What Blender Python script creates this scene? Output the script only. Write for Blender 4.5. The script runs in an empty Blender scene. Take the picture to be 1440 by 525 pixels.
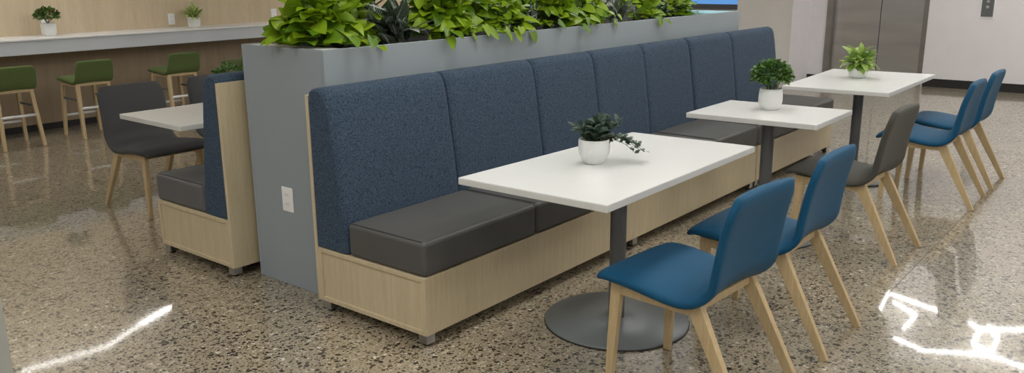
import bpy, bmesh, math, random
from mathutils import Vector, Matrix, noise
random.seed(7)
PI = math.pi
S = bpy.context.scene
COL = S.collection

# ------------------------------------------------------------------ helpers
def finish(o, label=None, cat=None, group=None, kind=None):
    if label: o['label'] = label
    if cat: o['category'] = cat
    if group: o['group'] = group
    if kind: o['kind'] = kind
    return o

def obj(name, bm, mat, parent=None, smooth=False, loc=None, bevel=0, seg=2, angle=40):
    me = bpy.data.meshes.new(name)
    bmesh.ops.recalc_face_normals(bm, faces=bm.faces[:])
    bm.to_mesh(me); bm.free()
    mats = mat if isinstance(mat, (list, tuple)) else [mat]
    for m in mats: me.materials.append(m)
    if smooth:
        for p in me.polygons: p.use_smooth = True
    o = bpy.data.objects.new(name, me); COL.objects.link(o)
    if parent is not None: o.parent = parent
    if loc: o.location = loc
    if bevel:
        b = o.modifiers.new('bevel', 'BEVEL'); b.width = bevel; b.segments = seg
        b.limit_method = 'ANGLE'; b.angle_limit = math.radians(angle)
        for p in me.polygons: p.use_smooth = True
        b.harden_normals = False
        w = o.modifiers.new('wn', 'WEIGHTED_NORMAL'); w.keep_sharp = True
    return o

def thing(name, label, cat, loc=(0, 0, 0), rz=0, group=None):
    o = bpy.data.objects.new(name, None); COL.objects.link(o)
    o.empty_display_size = .1
    o.location = loc; o.rotation_euler = (0, 0, rz)
    return finish(o, label, cat, group)

def kids(o): return [c for c in bpy.data.objects if c.parent == o]
def dup(o, parent=None):
    c = o.copy(); COL.objects.link(c); c.parent = parent
    for ch in kids(o): dup(ch, c)
    return c

def box(bm, x0, x1, y0, y1, z0, z1, mi=0):
    v = [bm.verts.new((x, y, z)) for z in (z0, z1) for y in (y0, y1) for x in (x0, x1)]
    for f in ((0, 2, 3, 1), (4, 5, 7, 6), (0, 1, 5, 4), (2, 6, 7, 3), (0, 4, 6, 2), (1, 3, 7, 5)):
        bm.faces.new([v[i] for i in f]).material_index = mi
    return bm

def prism(bm, poly, z0, z1, mi=0):
    a = [bm.verts.new((x, y, z0)) for x, y in poly]; b = [bm.verts.new((x, y, z1)) for x, y in poly]
    n = len(poly)
    bm.faces.new(a[::-1]).material_index = mi; bm.faces.new(b).material_index = mi
    for i in range(n): bm.faces.new((a[i], a[(i+1) % n], b[(i+1) % n], b[i])).material_index = mi
    return bm

def loft(bm, secs, cap=True, closed=True):
    rows = [[bm.verts.new(p) for p in s] for s in secs]
    n = len(secs[0])
    for a, b in zip(rows, rows[1:]):
        for i in range(n if closed else n-1):
            bm.faces.new((a[i], a[(i+1) % n], b[(i+1) % n], b[i]))
    if cap:
        bm.faces.new(rows[0][::-1]); bm.faces.new(rows[-1])
    return bm

def bar(bm, a, b, wa, wb, da=None, db=None, up=(1, 0, 0)):
    """square-section tapering bar from a to b; wa/wb width along up, da/db the other way"""
    a, b = Vector(a), Vector(b); t = (b-a).normalized()
    u = Vector(up); u = (u - t*u.dot(t)).normalized(); v = t.cross(u)
    da = da or wa; db = db or wb
    s = []
    for p, w, d in ((a, wa, da), (b, wb, db)):
        s.append([p+u*(i*w/2)+v*(j*d/2) for i, j in ((-1, -1), (1, -1), (1, 1), (-1, 1))])
    return loft(bm, s)

def tube(bm, pts, r, n=10):
    pts = [Vector(p) for p in pts]; secs = []
    for i, p in enumerate(pts):
        t = ((pts[min(i+1, len(pts)-1)]-pts[max(i-1, 0)])).normalized()
        u = t.orthogonal().normalized() if i == 0 else (u - t*u.dot(t)).normalized()
        v = t.cross(u)
        secs.append([p+(u*math.cos(k*2*PI/n)+v*math.sin(k*2*PI/n))*r for k in range(n)])
    return loft(bm, secs)

def lathe(bm, prof, n=40, c=(0, 0), fn=None):
    secs = []
    for j, (r, z) in enumerate(prof):
        s = []
        for k in range(n):
            a = k*2*PI/n; rr = fn(r, z, a) if fn else r
            s.append((c[0]+rr*math.cos(a), c[1]+rr*math.sin(a), z))
        secs.append(s)
    return loft(bm, secs)

def crom(P, n):
    P = [Vector(p) for p in P]; out = []
    Q = [P[0]*2-P[1]]+P+[P[-1]*2-P[-2]]
    m = len(P)-1
    for k in range(n+1):
        s = k/n*m; i = min(int(s), m-1); t = s-i
        a, b, c, d = Q[i:i+4]
        out.append(.5*((2*b)+(c-a)*t+(2*a-5*b+4*c-d)*t*t+(3*b-a-3*c+d)*t**3))
    return out

# ------------------------------------------------------------------ materials
class NT:
    def __init__(s, name):
        s.m = bpy.data.materials.new(name); s.m.use_nodes = True
        s.t = s.m.node_tree; s.b = s.t.nodes['Principled BSDF']
    def n(s, typ, **kw):
        nd = s.t.nodes.new(typ)
        for k, v in kw.items():
            if k in nd.inputs: nd.inputs[k].default_value = v
            else: setattr(nd, k, v)
        return nd
    def l(s, a, b): s.t.links.new(a, b)
    def ramp(s, fac, stops, interp='LINEAR'):
        r = s.n('ShaderNodeValToRGB'); r.color_ramp.interpolation = interp
        e = r.color_ramp.elements
        while len(e) < len(stops): e.new(.5)
        for el, (p, c) in zip(e, stops):
            el.position = p; el.color = (*c, 1) if len(c) == 3 else c
        s.l(fac, r.inputs['Fac']); return r
    def mix(s, fac, a, b, mode='MIX'):
        x = s.n('ShaderNodeMix', data_type='RGBA', blend_type=mode)
        for sock, v in ((x.inputs[0], fac), (x.inputs[6], a), (x.inputs[7], b)):
            if hasattr(v, 'links'): s.l(v, sock)
            elif isinstance(v, tuple): sock.default_value = (*v, 1)
            else: sock.default_value = v
        return x.outputs[2]
    def bump(s, h, strength=.2, dist=.01):
        b = s.n('ShaderNodeBump', Strength=strength, Distance=dist); s.l(h, b.inputs['Height'])
        s.l(b.outputs[0], s.b.inputs['Normal']); return b
    def coord(s, scale=(1, 1, 1), kind='Object'):
        c = s.n('ShaderNodeTexCoord'); m = s.n('ShaderNodeMapping'); m.inputs['Scale'].default_value = scale
        s.l(c.outputs[kind], m.inputs[0]); return m.outputs[0]

def plain(name, col, rough=.5, metal=0, var=.06, scale=6, spec=.5, bump=0, bs=200):
    t = NT(name); v = t.coord()
    nz = t.n('ShaderNodeTexNoise', Scale=scale, Detail=4.); t.l(v, nz.inputs['Vector'])
    r = t.ramp(nz.outputs['Fac'], [(.3, tuple(c*(1-var) for c in col)), (.7, tuple(min(1, c*(1+var)) for c in col))])
    t.l(r.outputs[0], t.b.inputs['Base Color'])
    t.b.inputs['Roughness'].default_value = rough; t.b.inputs['Metallic'].default_value = metal
    t.b.inputs['Specular IOR Level'].default_value = spec
    if bump:
        n2 = t.n('ShaderNodeTexNoise', Scale=bs, Detail=2.); t.l(v, n2.inputs['Vector']); t.bump(n2.outputs['Fac'], bump, .002)
    return t.m

def wood(name, a, b, scale=(14, 14, 1.2), rough=.45):
    t = NT(name); v = t.coord(scale)
    n1 = t.n('ShaderNodeTexNoise', Scale=3., Detail=6., Roughness=.6); t.l(v, n1.inputs['Vector'])
    n2 = t.n('ShaderNodeTexNoise', Scale=22., Detail=3.); t.l(v, n2.inputs['Vector'])
    r1 = t.ramp(n1.outputs['Fac'], [(.3, a), (.7, b)])
    r2 = t.ramp(n2.outputs['Fac'], [(.35, (.9, .88, .85)), (.6, (1, 1, 1))])
    t.l(t.mix(.7, r1.outputs[0], r2.outputs[0], 'MULTIPLY'), t.b.inputs['Base Color'])
    t.b.inputs['Roughness'].default_value = rough
    t.bump(n2.outputs['Fac'], .05, .001)
    return t.m

def fabric(name, a, b, sc=420, rough=.9):
    t = NT(name); v = t.coord()
    n1 = t.n('ShaderNodeTexNoise', Scale=float(sc), Detail=2.); t.l(v, n1.inputs['Vector'])
    n2 = t.n('ShaderNodeTexNoise', Scale=sc*.33, Detail=3.); t.l(v, n2.inputs['Vector'])
    m = t.n('ShaderNodeMath', operation='ADD'); t.l(n1.outputs['Fac'], m.inputs[0]); t.l(n2.outputs['Fac'], m.inputs[1])
    h = t.n('ShaderNodeMath', operation='MULTIPLY'); h.inputs[1].default_value = .5; t.l(m.outputs[0], h.inputs[0])
    r = t.ramp(h.outputs[0], [(.38, a), (.62, b)])
    t.l(r.outputs[0], t.b.inputs['Base Color']); t.b.inputs['Roughness'].default_value = rough
    t.b.inputs['Specular IOR Level'].default_value = .25
    t.b.inputs['Sheen Weight'].default_value = .04
    t.bump(h.outputs[0], .5, .002)
    return t.m

def emit(name, col, st):
    t = NT(name); t.b.inputs['Base Color'].default_value = (*col, 1)
    t.b.inputs['Emission Color'].default_value = (*col, 1); t.b.inputs['Emission Strength'].default_value = st
    return t.m

def leafmat(name, a, b, rough=.4, vein=None):
    t = NT(name); g = t.n('ShaderNodeNewGeometry')
    r = t.ramp(g.outputs['Random Per Island'], [(0, a), (1, b)])
    out = r.outputs[0]
    if vein:
        uv = t.n('ShaderNodeUVMap'); sp = t.n('ShaderNodeSeparateXYZ'); t.l(uv.outputs[0], sp.inputs[0])
        ab = t.n('ShaderNodeMath', operation='ABSOLUTE'); t.l(sp.outputs[0], ab.inputs[0])
        s1 = t.ramp(ab.outputs[0], [(.04, (1, 1, 1)), (.12, (0, 0, 0))])
        k = t.n('ShaderNodeMath', operation='MULTIPLY_ADD'); t.l(sp.outputs[1], k.inputs[0]); k.inputs[1].default_value = 9.; 
        mm = t.n('ShaderNodeMath', operation='MULTIPLY'); t.l(ab.outputs[0], mm.inputs[0]); mm.inputs[1].default_value = -3.5
        t.l(mm.outputs[0], k.inputs[2])
        fr = t.n('ShaderNodeMath', operation='FRACT'); t.l(k.outputs[0], fr.inputs[0])
        s2 = t.ramp(fr.outputs[0], [(.12, (.8, .8, .8)), (.25, (0, 0, 0))])
        f = t.mix(1., s1.outputs[0], s2.outputs[0], 'LIGHTEN')
        out = t.mix(f, out, vein)
    t.l(out, t.b.inputs['Base Color']); t.b.inputs['Roughness'].default_value = rough
    t.b.inputs['Subsurface Weight'].default_value = 0
    tr = t.n('ShaderNodeBsdfTranslucent'); t.l(out, tr.inputs[0])
    ms = t.n('ShaderNodeMixShader'); ms.inputs[0].default_value = .25
    o = t.t.nodes['Material Output']; t.l(t.b.outputs[0], ms.inputs[1]); t.l(tr.outputs[0], ms.inputs[2]); t.l(ms.outputs[0], o.inputs[0])
    return t.m

def floor_mat():
    t = NT('polished_aggregate_concrete'); v = t.coord()
    warp = t.n('ShaderNodeTexNoise', Scale=38., Detail=2.); t.l(v, warp.inputs['Vector'])
    vv = t.mix(.018, v, warp.outputs['Color'], 'ADD')
    big = t.n('ShaderNodeTexNoise', Scale=.8, Detail=4.); t.l(v, big.inputs['Vector'])
    fine = t.n('ShaderNodeTexNoise', Scale=110., Detail=3.); t.l(v, fine.inputs['Vector'])
    base = t.ramp(fine.outputs['Fac'], [(.3, (.24, .195, .13)), (.7, (.46, .395, .29))]).outputs[0]
    for sc, lo, hi, cols in ((48., .10, .62, [(0, (.010, .008, .006)), (.30, (.045, .034, .022)), (.44, (.16, .125, .08)), (.56, (.35, .29, .21)), (.74, (.48, .43, .335)), (.96, (.66, .64, .57))]),
                         (98., .12, .58, [(0, (.012, .010, .007)), (.36, (.12, .09, .06)), (.6, (.36, .31, .23)), (.90, (.60, .57, .49))])):
        vo = t.n('ShaderNodeTexVoronoi', Scale=sc, Randomness=1.); t.l(vv, vo.inputs['Vector'])
        sp = t.n('ShaderNodeSeparateColor'); t.l(vo.outputs['Color'], sp.inputs[0])
        thr = t.n('ShaderNodeMapRange'); t.l(sp.outputs[1], thr.inputs[0]); thr.inputs[3].default_value = lo; thr.inputs[4].default_value = hi
        lt = t.n('ShaderNodeMath', operation='LESS_THAN'); t.l(vo.outputs['Distance'], lt.inputs[0]); t.l(thr.outputs[0], lt.inputs[1])
        c = t.ramp(sp.outputs[0], cols, 'CONSTANT').outputs[0]
        base = t.mix(lt.outputs[0], base, c)
    cl = t.ramp(big.outputs['Fac'], [(.3, (.9, .9, .9)), (.7, (1.06, 1.05, 1.03))]).outputs[0]
    base = t.mix(1., base, cl, 'MULTIPLY')
    t.l(base, t.b.inputs['Base Color'])
    t.b.inputs['Roughness'].default_value = .30
    t.b.inputs['Specular IOR Level'].default_value = .45
    t.b.inputs['Coat Weight'].default_value = .9
    rr = t.ramp(big.outputs['Fac'], [(.3, (.03,)*3), (.7, (.06,)*3)]).outputs[0]
    t.l(rr, t.b.inputs['Coat Roughness']); t.b.inputs['Coat IOR'].default_value = 1.5
    return t.m

M = dict(
    floor=floor_mat(),
    white_wall=plain('white_wall_paint', (.79, .765, .785), .6, var=.015, bump=.05),
    grey_wall=plain('warm_grey_wall_paint', (.80, .78, .755), .6, var=.015, bump=.05),
    ceil=plain('ceiling_tile', (.55, .54, .52), .85, var=.02),
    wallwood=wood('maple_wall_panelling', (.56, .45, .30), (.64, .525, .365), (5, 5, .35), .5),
    shaded_maple=wood('shaded_maple_bar_front', (.33, .25, .165), (.39, .30, .20), (5, 5, .35), .5),  # darkened maple: shade under the counter overhang put into the colour
    lam=wood('maple_laminate', (.53, .44, .285), (.61, .515, .35), (16, 16, .9), .42),
    beech=wood('beech_legs', (.50, .37, .20), (.61, .47, .275), (30, 30, 3), .4),
    black=plain('black_rubber', (.012, .012, .012), .5),
    plinth=plain('dark_plinth', (.015, .013, .012), .7),
    planter=plain('grey_planter_lacquer', (.285, .325, .35), .45, var=.02, scale=2),
    cap=plain('white_laminate', (.80, .79, .77), .3, var=.01),
    cyan=plain('pale_cyan_acrylic', (.50, .88, .92), .25, var=.02),
    counter=plain('light_grey_solid_surface', (.60, .62, .66), .3, var=.015),
    countertop=plain('white_solid_surface', (.80, .79, .79), .3, var=.01),
    tabletop=plain('white_table_laminate', (.80, .80, .785), .22, var=.01),
    tableedge=plain('white_table_edge_band', (.66, .66, .64), .35, var=.01),
    post=plain('charcoal_steel', (.12, .127, .133), .42, .1, var=.04),
    base=plain('grey_powder_coat', (.18, .198, .205), .35, .1, var=.04),
    denim=fabric('blue_heathered_fabric', (.012, .028, .054), (.074, .108, .155), 400),
    vinyl=plain('charcoal_vinyl', (.088, .087, .083), .5, var=.08, bump=.25, bs=500, spec=.4),
    lit_vinyl=plain('lit_grey_vinyl', (.12, .12, .123), .5, var=.06, bump=.2, bs=500, spec=.4),  # lighter copy of the seat vinyl, lit front face put into the colour
    blue=fabric('teal_blue_upholstery', (.002, .060, .135), (.003, .085, .182), 700, .62),
    olive=fabric('dark_olive_grey_upholstery', (.054, .053, .044), (.078, .076, .064), 700, .62),
    grey=fabric('charcoal_grey_upholstery', (.054, .054, .056), (.075, .075, .078), 700, .65),
    green=fabric('moss_green_upholstery', (.088, .125, .036), (.118, .162, .055), 500, .8),
    piping=plain('seam_piping', (.022, .022, .022), .6),
    bpiping=plain('blue_seam', (.003, .05, .12), .6),
    chrome=plain('brushed_steel', (.42, .42, .42), .32, 1., var=.05),
    bright=plain('satin_footrest_metal', (.82, .82, .82), .35, .35, var=.02),
    pot=plain('white_ceramic', (.78, .79, .77), .35, var=.02),
    joint=plain('joint_filler', (.14, .12, .09), .6),
    soil=plain('dark_soil', (.02, .014, .01), .95, var=.4, scale=60, bump=.6),
    plate=plain('white_outlet_plastic', (.85, .85, .85), .35, var=.01),
    slot=plain('outlet_slots', (.25, .25, .25), .6),
    pillar=plain('sage_grey_pillar_paint', (.36, .37, .33), .6, var=.02),
    stem=plain('green_stem', (.08, .13, .03), .6),
    lime=leafmat('lime_pothos_leaf', (.085, .19, .006), (.30, .44, .016), .38),
    mid=leafmat('green_leaf', (.04, .11, .02), (.12, .24, .04), .45),
    pale=leafmat('pale_lime_leaf', (.28, .42, .07), (.62, .70, .30), .4),
    fresh=leafmat('fresh_green_leaf', (.18, .34, .05), (.45, .58, .16), .4),
    dark=leafmat('dark_veined_leaf', (.008, .025, .012), (.025, .055, .022), .35, (.55, .62, .52)),
    darkplain=leafmat('dark_glossy_leaf', (.008, .028, .012), (.03, .075, .02), .32),
    eucal=leafmat('dusky_green_leaf', (.014, .038, .020), (.10, .15, .11), .5),
    red=leafmat('reddish_tip', (.16, .04, .03), (.20, .10, .04), .5),
)
def steel_door():
    t = NT('brushed_elevator_steel'); v = t.coord((.3, .3, 2.2))
    n = t.n('ShaderNodeTexNoise', Scale=3., Detail=5.); t.l(v, n.inputs['Vector'])
    r = t.ramp(n.outputs['Fac'], [(.3, (.52, .52, .52)), (.7, (.64, .64, .63))]); t.l(r.outputs[0], t.b.inputs['Base Color'])
    t.b.inputs['Metallic'].default_value = 1.; t.b.inputs['Roughness'].default_value = .28
    return t.m
M['steel'] = steel_door()
M['frame'] = plain('elevator_frame_steel', (.33, .31, .29), .35, 1.)
M['led'] = emit('led_tube', (1, .99, .97), 28)
M['led2'] = emit('led_bar', (1, .98, .95), 14)
M['panel'] = emit('fill_panel_diffuser', (1, .995, .955), 8.8)
M['screen'] = emit('blue_screen', (.10, .28, .62), .9)

# ------------------------------------------------------------------ room shell
X0, X1, Y0, Y1, H = -6.0, 9.85, -7.0, 6.1, 3.0
def struct(name, bm, m, parent=None, **k):
    o = obj(name, bm, m, parent, **k)
    if parent is None: o['kind'] = 'structure'
    return o
B = bmesh.new
fb = B(); box(fb, X0-.2, X1+2.2, Y0-.2, Y1+.2, -.1, 0)
struct('floor', fb, M['floor'])
struct('ceiling', box(B(), X0-.2, X1+2.2, Y0-.2, Y1+.2, H, H+.1), M['ceil'])
struct('wall_back', box(B(), X0, X1, Y1, Y1+.2, 0, H), [M['wallwood']])
struct('wall_left', box(B(), X0-.2, X0, Y0-.2, Y1+.2, 0, H), M['white_wall'])
struct('wall_front', box(B(), X0, X1+.2, Y0-.2, Y0, 0, H), M['white_wall'])
b = B(); EA, EB, EH = -.22, 1.05, 2.15
box(b, X1, X1+.2, Y0, EA, 0, H); box(b, X1, X1+.2, EB, Y1+.2, 0, H); box(b, X1, X1+.2, EA, EB, EH, H)
struct('wall_right', b, M['white_wall'])
struct('wall_column', box(B(), 9.1, X1, 1.309, 2.10, 0, H), [M['grey_wall']])
struct('wall_column_side', box(B(), 9.09, X1, 1.297, 1.309, 0, H), [M['white_wall']])
struct('baseboard_right', box(B(), X1-.015, X1, Y0, EA-.05, 0, .11), M['black'])
struct('baseboard_corner', box(B(), X1-.015, X1, EB+.05, 1.297, 0, .06), M['black'])
struct('trim_1', box(B(), X0, X1, Y1-.055, Y1, 0, .065), M['black'])
struct('trim_2', box(B(), 1.7, X1, -2.054, -2.050, -.001, .0006), M['joint'])
# elevator
b = B()
box(b, X1-.012, X1+.11, EB-.05, EB+.03, 0, EH+.05); box(b, X1-.012, X1+.11, EA-.03, EA+.03, 0, EH+.05); box(b, X1-.012, X1+.11, EA-.03, EB+.03, EH, EH+.06)
door = struct('door_1', b, M['frame'])
box_ = B(); box(box_, X1+.07, X1+.1, .378, EB-.05, .01, EH); obj('door_panel', box_, M['steel'], door, bevel=.004)
box_ = B(); box(box_, X1+.07, X1+.1, EA+.03, .366, .01, EH); obj('door_panel', box_, M['steel'], door, bevel=.004)
obj('door_sill', box(B(), X1-.005, X1+.12, EA+.03, EB-.05, 0, .008), M['chrome'], door)
# call panel
t = thing('elevator_call_panel', 'dark elevator call button plate on the white wall right of the steel doors', 'call panel', (X1, -.935, 0))
obj('surround', box(B(), -.008, 0, -.088, .088, .915, 1.30), M['plate'], t, bevel=.003)
obj('face_plate', box(B(), -.014, -.008, -.068, .068, .938, 1.28), M['post'], t)
for z in (1.06, 1.13):
    b = B(); tube(b, [(-.018, 0, z), (-.014, 0, z)], .022, 20); bt = obj('call_button', b, M['chrome'], t)
    s = 1 if z > 1.1 else -1
    b = B(); vs = [b.verts.new((-.0185, y, z+s*zz)) for y, zz in ((-.010, -.007), (.010, -.007), (0, .010))]; b.faces.new(vs)
    v2 = [b.verts.new((-.0178, v.co.y, v.co.z)) for v in vs]; b.faces.new(v2[::-1])
    for i in range(3): b.faces.new((vs[i], vs[(i+1) % 3], v2[(i+1) % 3], v2[i]))
    obj('arrow_mark', b, M['plate'], bt)
# near pillar at the left edge
struct('wall_pillar', box(B(), -2.5, -2.006, -1.766, -1.2, 0, H), M['pillar'])
# far screen above dark ledge
t = thing('wall_screen', 'blue lit screen in a dark frame on the far wall behind the planter plants', 'screen', (X1, 2.85, 0))
obj('frame', box(B(), -.05, 0, -.62, .62, .96, 1.85), M['post'], t, bevel=.004)
obj('display', box(B(), -.056, -.05, -.60, .60, 1.035, 1.80), M['screen'], t)

# ------------------------------------------------------------------ bar counter
t = thing('bar_counter', 'long thick pale grey wall-mounted bar counter along the maple wall', 'counter', (0, 0, 0))
obj('worktop', box(B(), X0+.01, 9.0, 5.60, Y1-.001, .935, .955), M['countertop'], t, bevel=.004)
obj('apron', box(B(), X0+.01, 8.99, 5.61, 5.66, .805, .935), M['counter'], t, bevel=.004)
obj('underside', box(B(), X0+.01, 8.99, 5.66, Y1-.001, .90, .935), M['shaded_maple'], t)
obj('front_panel', box(B(), X0+.01, 8.99, Y1-.05, Y1-.001, .065, .90), M['shaded_maple'], t)

def outlet_mesh(parent, h=.125, w=.08):
    """plate in local xz, facing -y"""
    obj('cover_plate', box(B(), -w/2, w/2, -.007, 0, 0, h), M['plate'], parent, bevel=.003)
    for zc in (h*.31, h*.69):
        f = obj('socket', box(B(), -w*.22, w*.22, -.0095, -.007, zc-h*.12, zc+h*.12), M['plate'], parent, bevel=.0015)
        b = B(); box(b, -.008, -.0055, -.0101, -.0094, zc-.004, zc+.006); box(b, .0055, .008, -.0101, -.0094, zc-.004, zc+.006)
        obj('slot', b, M['slot'], f)
for x, lab in ((1.37, 'white outlet plate partly behind the pot of the bushy reddish-tipped plant'),
               (2.74, 'white outlet plate on the maple wall just left of the pot with pale lime leaves'),
               (4.13, 'white outlet plate on the maple wall beside the lime leaves at the planter end')):
    t = thing('wall_outlet', lab, 'outlet', (x, Y1, .985), 0, 'outlets above the bar counter'); outlet_mesh(t)

# ------------------------------------------------------------------ planter box
PL, PW, PH = 4.43, .628, 1.203
t = thing('planter_box', 'tall long grey planter box dividing the two rows of benches', 'planter', (0, 0, 0))
planter = t
b = B()
# shell: outer, inner rim
box(b, 0, PL, 0, .02, 0, PH); box(b, 0, PL, PW-.02, PW, 0, PH); box(b, 0, .02, .02, PW-.02, 0, PH); box(b, PL-.02, PL, .02, PW-.02, 0, PH)
obj('box_shell', b, M['planter'], t, bevel=.003)
obj('end_ledge', box(B(), .02, .14, .02, PW-.02, PH-.02, PH-.003), M['cap'], t)
finish(obj('end_ledge', box(B(), PL-.42, PL-.02, .02, PW-.02, PH-.02, PH-.003), M['cyan'], t), 'pale cyan ledge at the far end')
obj('soil', box(B(), .14, PL-.42, .02, PW-.02, PH-.10, PH-.04), M['soil'], t)
e = bpy.data.objects.new('power_outlet', None); COL.objects.link(e); e.parent = planter; e.location = (0, .338, .395); e.rotation_euler = (0, 0, -PI/2); e['label'] = 'white duplex power outlet'
outlet_mesh(e, .125, .085)

# ------------------------------------------------------------------ benches
def rbox(x0, x1, prof, r=.02, name=''):
    """extrude a yz profile along x"""
    b = B(); n = len(prof)
    secs = [[(x, y, z) for y, z in prof] for x in (x0, x1)]
    return loft(b, secs)

def make_bench(name, label, cuts, loc, rz, visible_first=True):
    L = cuts[-1]-cuts[0]; x0, x1 = cuts[0], cuts[-1]
    t = thing(name, label, 'bench', loc, rz, 'upholstered banquette benches beside the planter')
    D = .708; ZB, ZT = .056, .315
    b = B(); box(b, x0+.008, x1-.008, -D, -.02, ZB, ZT-.001)
    obj('base', b, M['lam'], t, bevel=.002)
    for xs in (x0, x1-.012):                       # framed end panels
        b = B(); w = .022
        box(b, xs, xs+.012, -D, -D+w, ZB, ZT); box(b, xs, xs+.012, -.02-w, -.02, ZB, ZT)
        box(b, xs, xs+.012, -D+w, -.02-w, ZB, ZB+w); box(b, xs, xs+.012, -D+w, -.02-w, ZT-w, ZT)
        obj('end_frame', b, M['lam'], t, bevel=.0025)
    obj('back_panel', box(B(), x0, x1, -.02, 0, ZB, 1.018), M['lam'], t, bevel=.002)
    obj('plinth', box(B(), x0+.16, x1-.16, -D+.14, -.07, .012, ZB), M['plinth'], t)
    xs = [x0+.012, x1-.062] + ([x0+L*.5] if L > 2.5 else [])
    for x in xs:
        for y in (-D+.010, -.075):
            f = obj('foot', box(B(), x, x+.05, y, y+.05, .012, ZB), M['chrome'], t, bevel=.002)
            b = B(); lathe(b, [(.016, 0), (.018, .004), (.012, .012)], 12, (x+.025, y+.025)); obj('glide', b, M['black'], f, smooth=True)
    prof = [(-.232, .318), (-.226, .42), (-.205, .60), (-.180, .78), (-.158, .93), (-.142, 1.010), (-.125, 1.040), (-.095, 1.055), (-.05, 1.050), (-.026, 1.035), (-.021, 1.00), (-.021, .318)]
    for a, c in zip(cuts, cuts[1:]):
        g = .0015
        # back cushion with crowned ends
        n = 9; W = c-a-2*g
        secs = []
        for i, u in enumerate((0, .006, .018, .04, .1, .5, .9, .96, .982, .994, 1)):
            e_ = min(u, 1-u)*W; k = 0 if e_ >= .035 else .020*(1-math.sqrt(max(0, 1-((.035-e_)/.035)**2)))
            s = []
            for y, z in prof:
                yy = y+k if y < -.03 else y
                zz = z-(k*.9 if z > .95 else 0)
                s.append((a+g+u*W, yy, zz))
            secs.append(s)
        obj('back_cushion', loft(B(), secs), M['denim'], t, bevel=.004, seg=2, angle=50)
        sc = box(B(), a+g, c-g, -D-.002, -.236, ZT, .468)
        o = obj('seat_cushion', sc, M['vinyl'], t, bevel=.022, seg=4)
        # piping seam around the top
        z, i_ = .4655, .013
        pb = B()
        for p, q in (((a+i_+.012, -D+i_), (c-i_-.012, -D+i_)), ((a+i_, -D+i_+.012), (a+i_, -.25)), ((c-i_, -D+i_+.012), (c-i_, -.25))):
            tube(pb, [(p[0], p[1], z), (q[0], q[1], z)], .0022, 6)
        obj('piping', pb, M['piping'], o)
    return t
make_bench('banquette_bench', 'near long banquette with blue back and charcoal seat cushions, right side of the planter',
           [-.118, .645, 1.375, 1.985, 2.60, 3.26], (0, -.0005, 0), 0)
make_bench('banquette_bench', 'far end banquette section with blue back and charcoal seat, under the table nearest the elevator',
           [3.275, 3.99, 4.87], (0, -.0005, 0), 0)
lb = make_bench('banquette_bench', 'banquette on the left of the planter facing the green stools, maple back panel showing',
           [0, .66, 1.32, 1.98, 2.64], (-.128+2.64, .667, 0), PI)
for c in kids(lb):
    if c.name.startswith('seat_cushion'): c.data.materials[0] = M['lit_vinyl']

# ------------------------------------------------------------------ tables
def make_table(label, Q, h=.74):
    cx = sum(p[0] for p in Q)/4; cy = sum(p[1] for p in Q)/4
    t = thing('cafe_table', label, 'table', (cx, cy, 0), 0, 'white pedestal tables')
    P = [(x-cx, y-cy) for x, y in Q]
    b = B(); prism(b, P, h-.028, h-.0015); obj('edge_band', b, M['tableedge'], t, bevel=.002)
    b = B(); ins = [(x*.997, y*.997) for x, y in P]; prism(b, ins, h-.0016, h); obj('tabletop', b, M['tabletop'], t)
    b = B(); lathe(b, [(.036, .018), (.036, h-.034)], 32); obj('post', b, M['post'], t, smooth=True, bevel=.001)
    b = B(); box(b, -.16, .16, -.03, .03, h-.034, h-.028); box(b, -.03, .03, -.16, .16, h-.034, h-.028); obj('mounting_plate', b, M['post'], t)
    b = B(); lathe(b, [(.318, 0), (.324, .003), (.324, .010), (.320, .013), (.10, .017), (.05, .020), (.040, .024), (.036, .024)], 80)
    obj('base_disc', b, M['base'], t, smooth=True)
    b = B(); lathe(b, [(.325, .0), (.3262, .0015), (.3262, .005), (.325, .006)], 80); obj('base_rim', b, M['black'], t, smooth=True)
    return t
make_table('nearest white rectangular pedestal table, holding the patterned pot with dark trailing leaves', [(-.005, -1.512), (1.278, -1.508), (1.25, -.865), (-.012, -.812)])
make_table('smaller white pedestal table in the middle, holding the pot with a round green bush', [(1.99, -1.545), (2.60, -1.54), (2.562, -.800), (1.955, -.803)])
make_table('farthest white pedestal table nearest the elevator, holding the bowl pot with lime leaves', [(3.455, -1.512), (4.73, -1.508), (4.675, -.74), (3.41, -.80)])
make_table('white pedestal table behind the left banquette, among the charcoal chairs', [(-.055, 1.175), (1.25, 1.175), (1.25, 1.865), (-.045, 1.865)])

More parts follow.
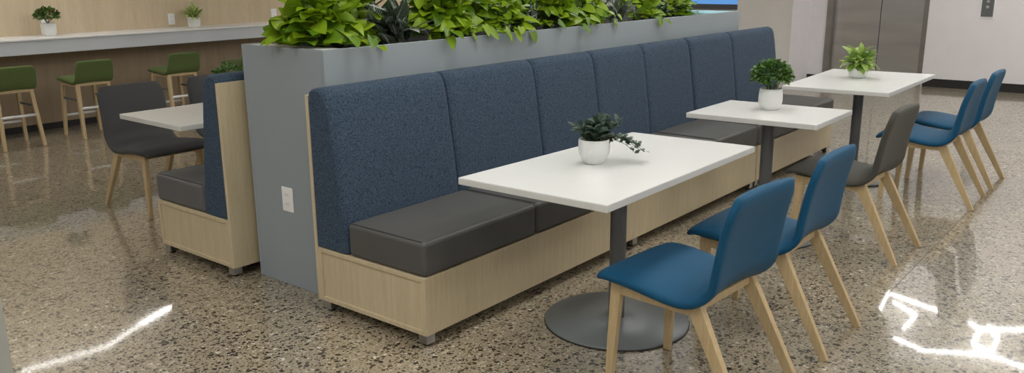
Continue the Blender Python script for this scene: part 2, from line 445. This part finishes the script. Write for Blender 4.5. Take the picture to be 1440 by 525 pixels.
# ------------------------------------------------------------------ chairs
def shell(bm, prof, halfw, thick, bow, n=28, pw=4.0, ns=30):
    P = crom(prof, ns)
    def interp(tab, t):
        for (a, va), (b, vb) in zip(tab, tab[1:]):
            if t <= b: 
                k = (t-a)/(b-a) if b > a else 0
                return va+(vb-va)*k
        return tab[-1][1]
    secs = []
    L = [0]
    for a, b in zip(P, P[1:]): L.append(L[-1]+(b-a).length)
    def sec(p, N, T, w, th, bw, off=0):
        s = []
        for k in range(n):
            a = 2*PI*k/n; ca, sa = math.cos(a), math.sin(a)
            x = w*math.copysign(abs(ca)**(2/pw*.9), ca); d = th/2*math.copysign(abs(sa)**(2/3.6), sa)
            q = p + N*(d+bw*(abs(x)/.24)**2.2) + T*off
            s.append((x, q.x, q.y))
        return s
    for i, p in enumerate(P):
        T = (P[min(i+1, ns)]-P[max(i-1, 0)]).normalized(); N = Vector((T.y, -T.x)) # 2d (y,z)
        if N.y < 0 and i < 3: pass
        t = L[i]/L[-1]
        w, th, bw = interp(halfw, t), interp(thick, t), interp(bow, t)
        if i == 0:
            for f, o in ((.35, -.016), (.75, -.010)): secs.append(sec(p, -N, T, w-.02*(1-f), th*f, bw, o))
        secs.append(sec(p, -N, T, w, th, bw))
        if i == ns:
            for f, o in ((.75, .010), (.35, .016)): secs.append(sec(p, -N, T, w-.02*(1-f), th*f, bw, o))
    return loft(bm, secs)

CH_PROF = [(.285, .425), (.24, .447), (.10, .446), (-.03, .440), (-.11, .450), (-.162, .495), (-.180, .57), (-.207, .69), (-.244, .808)]
def make_chair(name, label, mat, pipe, group, stitch=True):
    t = thing(name, label, 'chair', (0, 0, 0), 0, group)
    b = B()
    shell(b, CH_PROF, [(0, .218), (.02, .240), (.05, .250), (.2, .250), (.42, .240), (.55, .236), (.8, .232), (.94, .230), (.98, .222), (1, .206)],
          [(0, .036), (.1, .048), (.4, .050), (.6, .047), (1, .043)], [(0, 0), (.2, .008), (.45, .030), (.6, .034), (.85, .022), (1, .016)])
    sh = obj('seat_shell', b, mat, t, smooth=True)
    zt = .415
    tops = {}
    for sx in (-1, 1):
        b = B(); bar(b, (sx*.205, .232, 0), (sx*.190, .212, zt), .024, .030, .030, .046); obj('leg', b, M['beech'], t, bevel=.003)
        b = B(); bar(b, (sx*.212, -.340, 0), (sx*.190, -.115, zt-.004), .024, .032, .030, .056); obj('leg', b, M['beech'], t, bevel=.003)
        b = B(); bar(b, (sx*.190, .226, zt-.022), (sx*.190, -.130, zt-.022), .028, .028, .040, .044); obj('side_rail', b, M['beech'], t, bevel=.003)
    b = B(); bar(b, (-.185, .19, zt-.018), (.185, .19, zt-.018), .026, .026, .03, .03, up=(0, 0, 1)); obj('cross_rail', b, M['beech'], t, bevel=.003)
    b = B(); bar(b, (-.185, -.115, zt-.012), (.185, -.115, zt-.012), .030, .030, .03, .03, up=(0, 0, 1)); obj('cross_rail', b, M['beech'], t, bevel=.003)
    return t
R = math.radians
c1 = make_chair('dining_chair', 'nearest blue chair, in front of the round base of the big white table', M['blue'], None, 'upholstered chairs along the outer side of the right tables')
c1.location = (.29, -1.715, 0); c1.rotation_euler.z = R(-4)
def place(src, lab, x, y, r):
    c = dup(src); c['label'] = lab; c.location = (x, y, 0); c.rotation_euler.z = R(r); return c
place(c1, 'second bright blue chair, beside the nearest blue chair at the big white table', 1.005, -1.718, 0)
c3 = make_chair('dining_chair', 'dark olive grey chair at the middle table, between blue chairs', M['olive'], None, 'upholstered chairs along the outer side of the right tables')
c3.location = (2.365, -1.635, 0); c3.rotation_euler.z = R(-2)
place(c1, 'third blue chair, left one of the pair at the farthest table', 3.765, -1.725, 0)
place(c1, 'farthest blue chair, closest to the black baseboard and white wall', 4.443, -1.728, 0)
g1 = make_chair('dining_chair', 'charcoal chair in full view left of the rear white table and blue bench', M['grey'], None, 'charcoal chairs at the rear left table')
g1.location = (.385, 2.31, 0); g1.rotation_euler.z = R(180)
place(g1, 'charcoal chair partly hidden behind the left blue bench back', 1.04, 2.33, 180)

# ------------------------------------------------------------------ stools
def make_stool(label):
    t = thing('bar_stool', label, 'stool', (0, 0, 0), 0, 'green stools at the bar counter')
    prof = [(.235, .548), (.19, .562), (.05, .560), (-.08, .556), (-.155, .564), (-.184, .605), (-.196, .665), (-.210, .735)]
    b = B()
    shell(b, prof, [(0, .165), (.03, .180), (.08, .188), (.45, .186), (.7, .185), (.94, .182), (1, .168)],
          [(0, .034), (.15, .055), (.5, .066), (.8, .045), (1, .032)], [(0, 0), (.3, .006), (.55, .026), (.8, .022), (1, .018)], n=20, ns=18)
    obj('seat_shell', b, M['green'], t, smooth=True)
    zt = .528
    for sx in (-1, 1):
        b = B(); bar(b, (sx*.172, .195, 0), (sx*.148, .165, zt), .030, .034); obj('leg', b, M['beech'], t, bevel=.003)
        b = B(); bar(b, (sx*.172, -.205, 0), (sx*.145, -.135, zt), .030, .036, .034, .038); obj('leg', b, M['beech'], t, bevel=.003)
        b = B(); bar(b, (sx*.148, .165, zt-.014), (sx*.146, -.135, zt-.014), .024, .024, .028, .028); obj('side_rail', b, M['beech'], t, bevel=.002)
        b = B(); bar(b, (sx*.156, .17, .375), (sx*.156, -.165, .375), .012, .012, .018, .018); obj('side_stretcher', b, M['post'], t)
    b = B(); bar(b, (-.14, -.142, zt-.006), (.14, -.142, zt-.006), .030, .030, .026, .026, up=(0, 0, 1)); obj('back_rail', b, M['beech'], t, bevel=.002)
    b = B(); bar(b, (-.14, .165, zt-.014), (.14, .165, zt-.014), .026, .026, .024, .024, up=(0, 0, 1)); obj('front_rail', b, M['beech'], t, bevel=.002)
    for y, z in ((-.172, .295), (.187, .20)):
        b = B(); tube(b, [(-.16, y, z), (.16, y, z)], .014, 12); obj('footrest_bar', b, M['bright'], t, smooth=True)
    return t
s1 = make_stool('leftmost green low-back stool, cut by the left edge of the picture')
s1.location = (.655, 5.375, 0)
for x, y, lab in ((1.365, 5.37, 'green low-back stool below the outlet gap, second from the left at the bar'),
               (2.30, 5.37, 'green low-back stool standing below the pot with pale lime leaves'),
               (3.18, 5.37, 'rightmost green stool, half hidden behind the grey planter end')):
    c = dup(s1); c['label'] = lab; c.location = (x, y, 0)

# ------------------------------------------------------------------ plants
def leaf(bm, uvl, base, direction, normal, L, W, kind='heart', curl=.25, fold=.18, rows=7):
    d = direction.normalized(); n = (normal - d*normal.dot(d))
    n = n.normalized() if n.length > 1e-4 else d.orthogonal().normalized()
    s = d.cross(n)
    grid = []
    for i in range(rows+1):
        t = i/rows
        if kind == 'heart': w = W*.5*(math.sin(PI*min(1, (t*.90+.10))**.62))**.8 if t < 1 else 0
        elif kind == 'lance': w = W*.5*math.sin(PI*(t**.85))**.9 if 0 < t < 1 else W*.03
        else: w = W*.5*math.sqrt(max(0, 1-(2*t-1)**2)) if 0 < t < 1 else W*.04
        c = base + d*(L*t*(1-.12*curl*t)) - n*(L*curl*t*t)
        row = []
        for k in (-1, -.5, 0, .5, 1):
            bx = -.10*L*abs(k)*(1-t)**3 if kind == 'heart' else 0
            row.append((bm.verts.new(c + s*(w*k) + n*(fold*w*abs(k)) + d*bx), (k, t)))
        grid.append(row)
    for a, b in zip(grid, grid[1:]):
        for j in range(4):
            q = (a[j], a[j+1], b[j+1], b[j])
            f = bm.faces.new([v for v, _ in q]); f.smooth = True
            for lp, (_, uv) in zip(f.loops, q): lp[uvl].uv = uv

def rnd(a, b): return random.uniform(a, b)

def mesh_leaves(name, fn, mat, parent):
    b = B(); uvl = b.loops.layers.uv.new('UVMap')
    fn(b, uvl)
    me = bpy.data.meshes.new(name); b.to_mesh(me); b.free(); me.materials.append(mat)
    o = bpy.data.objects.new(name, me); COL.objects.link(o); o.parent = parent
    return o

def bush(parent, c, rx, rz, nl, L, W, mat, kind='oval', stems=10, name='foliage', zmin=-9, up=.6):
    c = Vector(c)
    def fn(b, uvl):
        for _ in range(nl):
            th, ph = rnd(0, 2*PI), math.acos(rnd(-.35, 1)); r = rnd(.35, 1)**.5
            d = Vector((math.cos(th)*math.sin(ph), math.sin(th)*math.sin(ph), math.cos(ph)))
            p = c + Vector((d.x*rx*r, d.y*rx*r, d.z*rz*r))
            if p.z < zmin: p.z = zmin+rnd(0, .01)
            dd = d+Vector((rnd(-.7, .7), rnd(-.7, .7), rnd(-.3, up)))
            nn = Vector((rnd(-.6, .6), rnd(-.6, .6), 1))+d*.5
            k = rnd(.7, 1.2); leaf(b, uvl, p, dd, nn, L*k, W*k, kind, rnd(0, .4), .15, 4)
    o = mesh_leaves(name, fn, mat, parent)
    return o

def pot_round(parent, prof, fn=None, n=48):
    b = B(); lathe(b, prof, n, fn=fn); p = obj('pot', b, M['pot'], parent, smooth=True)
    return p

def stems(parent, pts, base, r=.002):
    b = B()
    for p in pts:
        p = Vector(p); q = Vector(base)+Vector((p.x-base[0], p.y-base[1], 0))*.25
        m = (p+q)/2+Vector((0, 0, .01)); tube(b, [q, m, p], r, 5)
    return obj('stems', b, M['stem'], parent)

# 1 trailing dark plant in ribbed pot
t = thing('potted_plant', 'dark trailing small-leaved plant in a round patterned white pot on the nearest table', 'potted plant', (.535, -1.10, .74))
def rib(r, z, a):
    k = 1 if .008 < z < .105 and r > .045 else 0
    return r + k*.0016*math.sin(a*22+z*260) + k*.0016*math.sin(a*22-z*260)
prof = [(.036, 0), (.042, .002)]+[(.042+.024*math.sin(PI/2*min(1, i/7)), .004+i*.0085) for i in range(1, 12)]+[(.0655, .104), (.064, .107), (.060, .105), (.058, .085)]
pot_round(t, prof, rib, 110)
b = B(); lathe(b, [(.058, .084), (.058, .090)], 24); obj('soil', b, M['soil'], t)
pts = []
def fn(b, uvl):
    sts = []
    for k in range(46):
        th = rnd(0, 2*PI); ln = rnd(.07, .155); out = rnd(.25, .95)
        sts.append((Vector((rnd(-.03, .03), rnd(-.03, .03), .09)), Vector((math.cos(th)*out, math.sin(th)*out, 1.0)), ln, rnd(.2, 1.0)))
    Rv = Vector((.627, -.779, 0))        # the trailing side
    for k in range(6):
        dv = Rv+Vector((rnd(-.35, .35), rnd(-.35, .35), rnd(.3, .65))); sts.append((Vector((.03, -.03, .095)), dv, rnd(.13, .19), 1.5))
    for p0, d, ln, dr in sts:
        d = d.normalized(); n = int(ln/.021)
        path = []
        for i in range(n+1):
            s = i/n; p = p0+d*ln*s - Vector((0, 0, dr*ln*s*s*.45)); path.append(p)
        pts.append(path)
        for i, p in enumerate(path[1:]):
            for sgn in (-1, 1):
                side = d.cross(Vector((0, 0, 1)))*sgn + d*.4 + Vector((rnd(-.3, .3), rnd(-.3, .3), rnd(-.2, .4)))
                k = rnd(.75, 1.15); leaf(b, uvl, p, side, Vector((rnd(-.3, .3), rnd(-.3, .3), 1)), .038*k, .020*k, 'lance', .2, .1, 3)
mesh_leaves('foliage', fn, M['eucal'], t)
b = B()
for p in pts: tube(b, p, .0013, 4)
obj('stems', b, M['stem'], t)

# 2 round bush in tapered pot
t = thing('potted_plant', 'round bushy green plant in a smooth tapered white pot on the middle table', 'potted plant', (2.355, -1.14, .74))
pot_round(t, [(.042, 0), (.050, .002), (.060, .02), (.068, .045), (.069, .065), (.067, .095), (.064, .122), (.062, .124), (.058, .120), (.056, .10)])
b = B(); lathe(b, [(.057, .10), (.057, .108)], 24); obj('soil', b, M['soil'], t)
bush(t, (0, 0, .195), .112, .085, 900, .027, .018, M['mid'], stems=0, zmin=.115)
stems(t, [(rnd(-.07, .07), rnd(-.07, .07), rnd(.15, .25)) for _ in range(24)], (0, 0, .105))
# 3 bowl with lime leaves
t = thing('potted_plant', 'lime green leafy plant in a small round white bowl pot on the farthest table', 'potted plant', (4.165, -1.09, .74))
pot_round(t, [(.034, 0), (.045, .002), (.062, .016), (.073, .040), (.074, .060), (.068, .088), (.064, .094), (.061, .092), (.060, .07)])
b = B(); lathe(b, [(.060, .07), (.061, .080)], 24); obj('soil', b, M['soil'], t)
def fn(b, uvl):
    for k in range(110):
        th, ph = rnd(0, 2*PI), math.acos(rnd(-.1, 1)); r = rnd(.3, 1)
        d = Vector((math.cos(th)*math.sin(ph), math.sin(th)*math.sin(ph), math.cos(ph)))
        p = Vector((d.x*.11*r, d.y*.11*r, .10+d.z*.13*r)); kk = rnd(.7, 1.2)
        leaf(b, uvl, p, d+Vector((rnd(-.5, .5), rnd(-.5, .5), rnd(-.5, .3))), Vector((0, 0, 1))+d*.6, .068*kk, .05*kk, 'heart', rnd(.1, .6))
mesh_leaves('foliage', fn, M['fresh'], t)
stems(t, [(rnd(-.07, .07), rnd(-.07, .07), rnd(.13, .22)) for _ in range(20)], (0, 0, .078))
# counter pots
def cube_pot(t):
    b = B(); w0, w1 = .040, .054
    loft(b, [[(sx*w, sy*w, z) for sx, sy in ((-1, -1), (1, -1), (1, 1), (-1, 1))] for w, z in ((w0, 0), (w1, .03), (w1+.002, .125), (w1-.008, .125), (w1-.010, .105))])
    obj('pot', b, M['pot'], t, bevel=.012, seg=3)
    obj('soil', box(B(), -.044, .044, -.044, .044, .105, .112), M['soil'], t)
t = thing('potted_plant', 'bushy green plant with reddish tips in a white pot, leftmost on the bar counter', 'potted plant', (1.30, 5.875, .955))
cube_pot(t)
bush(t, (0, 0, .195), .105, .07, 420, .034, .02, M['mid'], zmin=.105)
def fn(b, uvl):
    for k in range(22):
        th = rnd(0, 2*PI); d = Vector((math.cos(th)*rnd(.3, 1.3), math.sin(th)*rnd(.3, 1.3), 1)).normalized()
        tube(b, [(0, 0, .11), (d.x*.13, d.y*.13, .17+d.z*.085)], .0012, 4)
        leaf(b, uvl, Vector((d.x*.13, d.y*.13, .17+d.z*.085)), d, Vector((0, 0, 1))+d.orthogonal(), .028, .018, 'oval', .1, .1, 3)
mesh_leaves('flower_tips', fn, M['red'], t)
t = thing('potted_plant', 'pale lime spiky-leaved plant in a white pot on the bar counter above the third stool', 'potted plant', (2.885, 5.875, .955))
b = B(); loft(b, [[(sx*w, sy*w, z) for sx, sy in ((-1, -1), (1, -1), (1, 1), (-1, 1))] for w, z in ((.036, 0), (.048, .02), (.053, .115), (.047, .115), (.045, .095))])
obj('pot', b, M['pot'], t, bevel=.016, seg=4)
obj('soil', box(B(), -.042, .042, -.042, .042, .095, .105), M['soil'], t)
def fn(b, uvl):
    for k in range(130):
        th = rnd(0, 2*PI); o_ = rnd(.1, 1.7); d = Vector((math.cos(th)*o_, math.sin(th)*o_, 1)).normalized()
        p = Vector((rnd(-.03, .03), rnd(-.03, .03), .10))+d*rnd(0, .09)
        leaf(b, uvl, p, d, Vector((-d.x, -d.y, 1)), rnd(.07, .12), .03, 'lance', rnd(.2, 1.0), .1, 5)
mesh_leaves('foliage', fn, M['pale'], t)
# left table bush
t = thing('potted_plant', 'small round green bush just showing above the left blue bench back', 'potted plant', (.50, 1.53, .74))
pot_round(t, [(.042, 0), (.050, .002), (.060, .02), (.066, .045), (.066, .08), (.062, .112), (.058, .110), (.056, .095)])
b = B(); lathe(b, [(.056, .094), (.056, .10)], 24); obj('soil', b, M['soil'], t)
bush(t, (0, 0, .18), .105, .075, 480, .026, .015, M['mid'], zmin=.105)

# planter plants
def fit(p, lo=.03, hi=.6):
    return p
def pothos(x, y, r, h, nl, label, spill=1.0, size=.10):
    t = thing('pothos_plant', label, 'plant', (x, y, PH-.04), 0, 'lime green pothos plants in the planter')
    vines = []
    def fn(b, uvl):
        for k in range(int(nl*1.9)):
            th, u = rnd(0, 2*PI), rnd(.0, 1)
            ph = math.acos(u); rr = rnd(.35, 1)**.6
            d = Vector((math.cos(th)*math.sin(ph), math.sin(th)*math.sin(ph), math.cos(ph)))
            p = Vector((d.x*r*rr, d.y*r*.85*rr, .05+d.z*h*rr))
            gy = y+p.y
            if gy < .045: p.y = .045-y-rnd(0, .04); p.z = max(p.z, .065)
            if gy > PW-.04: p.y = PW-.04-y
            if x+p.x < .02: p.x = .02-x-rnd(0, .04); p.z = max(p.z, .065)
            kk = rnd(.6, 1.15)*size
            dd = d*.8 + Vector((rnd(-.9, .5), rnd(-.9, .4), rnd(-.8, .45)))
            if p.z < .13: dd.z = abs(dd.z)*.3+.08
            nn = Vector((rnd(-.9, .1), rnd(-1.0, .0), .9))+d*.4
            leaf(b, uvl, p, dd, nn, kk, kk*.84, 'heart', rnd(.1, .5), rnd(.05, .3), 7)
            if k % 5 == 0: vines.append(p.copy())
        ns = int(5*spill*r/.25)
        for k in range(ns):
            px = rnd(-r*.9, r*.9)
            if x+px < .04: continue
            kk = rnd(.45, .95)*size
            p = Vector((px, -y-.006-rnd(0, .03), .03+rnd(.0, .07)))
            dd = Vector((rnd(-.7, .7), -.45, rnd(-1.0, -.1))); nn = Vector((rnd(-.3, .3), -1, .8))
            leaf(b, uvl, p, dd, nn, kk, kk*.8, 'heart', rnd(.0, .25), .2, 7)
            vines.append(p.copy())
    mesh_leaves('foliage', fn, M['lime'], t)
    b = B()
    for c in vines:
        a = Vector((rnd(-.01, .01), rnd(-.01, .01), .0)); m = (a+c)/2+Vector((0, 0, .03))
        m.z = max(m.z, .055); tube(b, [a, m, c], .002, 5)
    obj('vine_stems', b, M['stem'], t)
    return t
def darkplant(x, y, label, n=40, h=.28, veined=True, spread=.9, W=.05):
    t = thing('dark_foliage_plant', label, 'plant', (x, y, PH-.04), 0, 'dark leaved plants in the planter')
    def fn(b, uvl):
        for k in range(n):
            th = rnd(0, 2*PI); o_ = rnd(.05, spread); d = Vector((math.cos(th)*o_, math.sin(th)*o_, rnd(.4, 1.1))).normalized()
            p = Vector((rnd(-.10, .10), rnd(-.08, .08), rnd(0, .10)))
            if y+p.y < .06: p.y = .06-y
            dd = d.copy()
            if dd.y < 0: dd.y *= .8
            leaf(b, uvl, p, dd, Vector((-d.x, -d.y-.3, .9)), rnd(.6, 1)*h, W*rnd(.7, 1.2), 'lance', rnd(.15, .6), .12, 8)
    mesh_leaves('foliage', fn, M['dark'] if veined else M['darkplain'], t)
    return t
pothos(.20, .28, .21, .25, 105, 'lime green pothos at the near end of the planter, left of the dark veined plant', .7)
pothos(.37, .34, .20, .32, 80, 'tall lime pothos just behind the near-end pothos in the planter', .3)
darkplant(.62, .20, 'dark white-veined plant between the first and second lime clumps in the planter', 60, .26, True, 1.4, .075)
darkplant(.66, .44, 'dark upright strappy plant at the back of the planter near its near end', 50, .36, False, .6, .035)
pothos(.98, .24, .22, .26, 105, 'lime pothos trailing over the edge above the second back cushion', 1.2)
pothos(1.25, .32, .22, .27, 95, 'dense lime pothos with a leaf hanging low above the bench', .9)
darkplant(1.62, .40, 'dark grassy plant behind the trailing pothos a third of the way along the planter', 60, .30, False, 1.0, .022)
darkplant(1.66, .18, 'dark thin-leaved plant at the planter edge between the second and third lime clumps', 60, .20, False, 1.1, .022)
pothos(1.46, .14, .14, .18, 45, 'small pothos with bright leaves hanging over the planter rim', 1.5, .085)
pothos(1.98, .22, .21, .22, 85, 'lime pothos near the middle of the planter, left of the largest dark gap', 1.0)
pothos(2.32, .24, .22, .22, 90, 'lime pothos over the middle of the planter above the fourth back cushion', 1.0)
darkplant(2.15, .46, 'dark strappy plant behind the middle pothos', 50, .30, False, .8, .03)
darkplant(2.78, .20, 'dark spiky plant with pale streaks beyond the middle pothos clumps', 60, .20, True, 1.0, .026)
darkplant(2.75, .42, 'dark leafy plant at the back beyond the middle of the planter', 50, .26, False, .8, .03)
pothos(3.05, .20, .17, .18, 60, 'compact lime pothos two thirds along the planter', .9, .085)
darkplant(3.38, .24, 'dark bushy plant near the far end of the planter', 70, .17, False, 1.1, .028)
pothos(3.60, .16, .13, .13, 30, 'smallest lime pothos, last clump before the cyan ledge', .4, .075)
darkplant(3.93, .36, 'last dark plant beside the cyan ledge at the far end', 110, .24, False, 1.1, .03)

# ------------------------------------------------------------------ lamps
def fill_panel(x, y, lx, ly, label):  # unseen panels, added to brighten the room, walls and column
    t = thing('ceiling_fill_light', label, 'light', (x, y, H), 0, 'added ceiling fill panels')
    b = B(); fw = .025
    box(b, -lx/2-fw, lx/2+fw, -ly/2-fw, -ly/2, -.012, 0); box(b, -lx/2-fw, lx/2+fw, ly/2, ly/2+fw, -.012, 0)
    box(b, -lx/2-fw, -lx/2, -ly/2, ly/2, -.012, 0); box(b, lx/2, lx/2+fw, -ly/2, ly/2, -.012, 0)
    obj('frame', b, M['cap'], t)
    obj('diffuser', box(B(), -lx/2, lx/2, -ly/2, ly/2, -.008, -.001), M['panel'], t)
LP = [(x, y) for x in (-4.2, -2.0, .2, 2.4) for y in (-5.2, -3.0, -.8)] + [(4.9, -.9), (4.9, -3.0), (4.9, -5.2), (7.2, -2.6), (7.2, -5.0), (9.1, -3.7), (4.75, .85), (3.0, 1.9)]
for x, y in LP: fill_panel(x, y, 1.2, .6, 'unseen white ceiling panel added to brighten the room')
for x, y in ((-3.2, 5.2), (-1.2, 5.2), (.7, 5.2), (5.6, 4.95), (7.5, 4.75), (-4.6, 1.2), (-2.6, .8)): fill_panel(x, y, 1.2, .5, 'unseen white ceiling panel added to brighten the room')
# polygonal LED pendants near the elevator (seen mirrored in the floor)
K = 4.387/4.537
def low(p, z): 
    cx, cy = -2.415, -3.024; k = (z+1.537)/4.537
    return (cx+(p[0]-cx)*k, cy+(p[1]-cy)*k, z)
ZL = 2.85
def led_net(label, segs, z, r, mat):
    t = thing('led_tube_light', label, 'light', (0, 0, 0))
    for s in segs:
        b = B(); tube(b, [low(s[0], z), low(s[1], z)], r, 8); obj('led_tube', b, mat, t)
        for p in s[:1]:
            q = low(p, z); b = B(); tube(b, [q, (q[0], q[1], H)], .002, 5); obj('wire', b, M['post'], t)
led_net('polygonal white LED tube light hanging by the elevator wall', [((9.803, -.148), (9.508, -.926)), ((9.803, -.148), (8.70, -.28)), ((9.5, -.30), (9.184, -.674)), ((9.184, -.674), (8.627, -.652)),
        ((8.253, -.637), (8.08, -1.028)), ((8.08, -1.028), (8.436, -1.656)), ((9.365, -1.273), (9.2, -1.45)), ((9.2, -1.45), (9.578, -1.95)), ((9.2, -1.45), (8.674, -1.448)), ((8.674, -1.448), (8.498, -1.685)), ((8.436, -1.656), (8.314, -2.061)), ((8.498, -1.685), (9.056, -1.672)), ((9.056, -1.672), (9.365, -1.5)), ((8.314, -2.061), (8.15, -2.6))], ZL, .011, M['led'])
t = thing('linear_pendant_light', 'white linear pendant light hanging above the bar stools', 'light', (0, 0, 0))
pp = [(1.95, 5.31), (1.49, 5.11), (.985, 4.84), (.24, 4.94)]
for (a, c_), w in zip(zip(pp, pp[1:]), (.07, .02, .02)):
    b = B(); bar(b, (*a, 2.0), (*c_, 2.0), .012, .012, w, w, up=(0, 0, 1)); obj('light_bar', b, M['led2'], t)
    b = B(); tube(b, [(*a, 2.0), (*a, H)], .002, 5); obj('wire', b, M['post'], t)

# ------------------------------------------------------------------ world, camera, colour
w = bpy.data.worlds.new('World'); S.world = w; w.use_nodes = True
w.node_tree.nodes['Background'].inputs[0].default_value = (1, .98, .95, 1); w.node_tree.nodes['Background'].inputs[1].default_value = .05

yaw, tilt, roll = .678, -.251, -.008
cy_, sy = math.cos(yaw), math.sin(yaw); ct, st = math.cos(tilt), math.sin(tilt)
F = Vector((cy_*ct, sy*ct, st)); Rr = Vector((sy, -cy_, 0)); U = Rr.cross(F)
c, s = math.cos(roll), math.sin(roll); Rr, U = Rr*c+U*s, Rr*(-s)+U*c
cam = bpy.data.cameras.new('Camera'); co = bpy.data.objects.new('Camera', cam); COL.objects.link(co)
co.matrix_world = Matrix(((Rr.x, U.x, -F.x, -2.415), (Rr.y, U.y, -F.y, -3.024), (Rr.z, U.z, -F.z, 1.537), (0, 0, 0, 1)))
cam.sensor_width = 36; cam.lens = 1177.5/1440*36; cam.clip_start = .05
S.camera = co
S.view_settings.view_transform = 'Standard'; S.view_settings.look = 'None'
S.view_settings.exposure = 0; S.view_settings.gamma = 1; S.view_settings.use_curve_mapping = False
S.cycles.use_denoising = True
S.cycles.max_bounces = 8
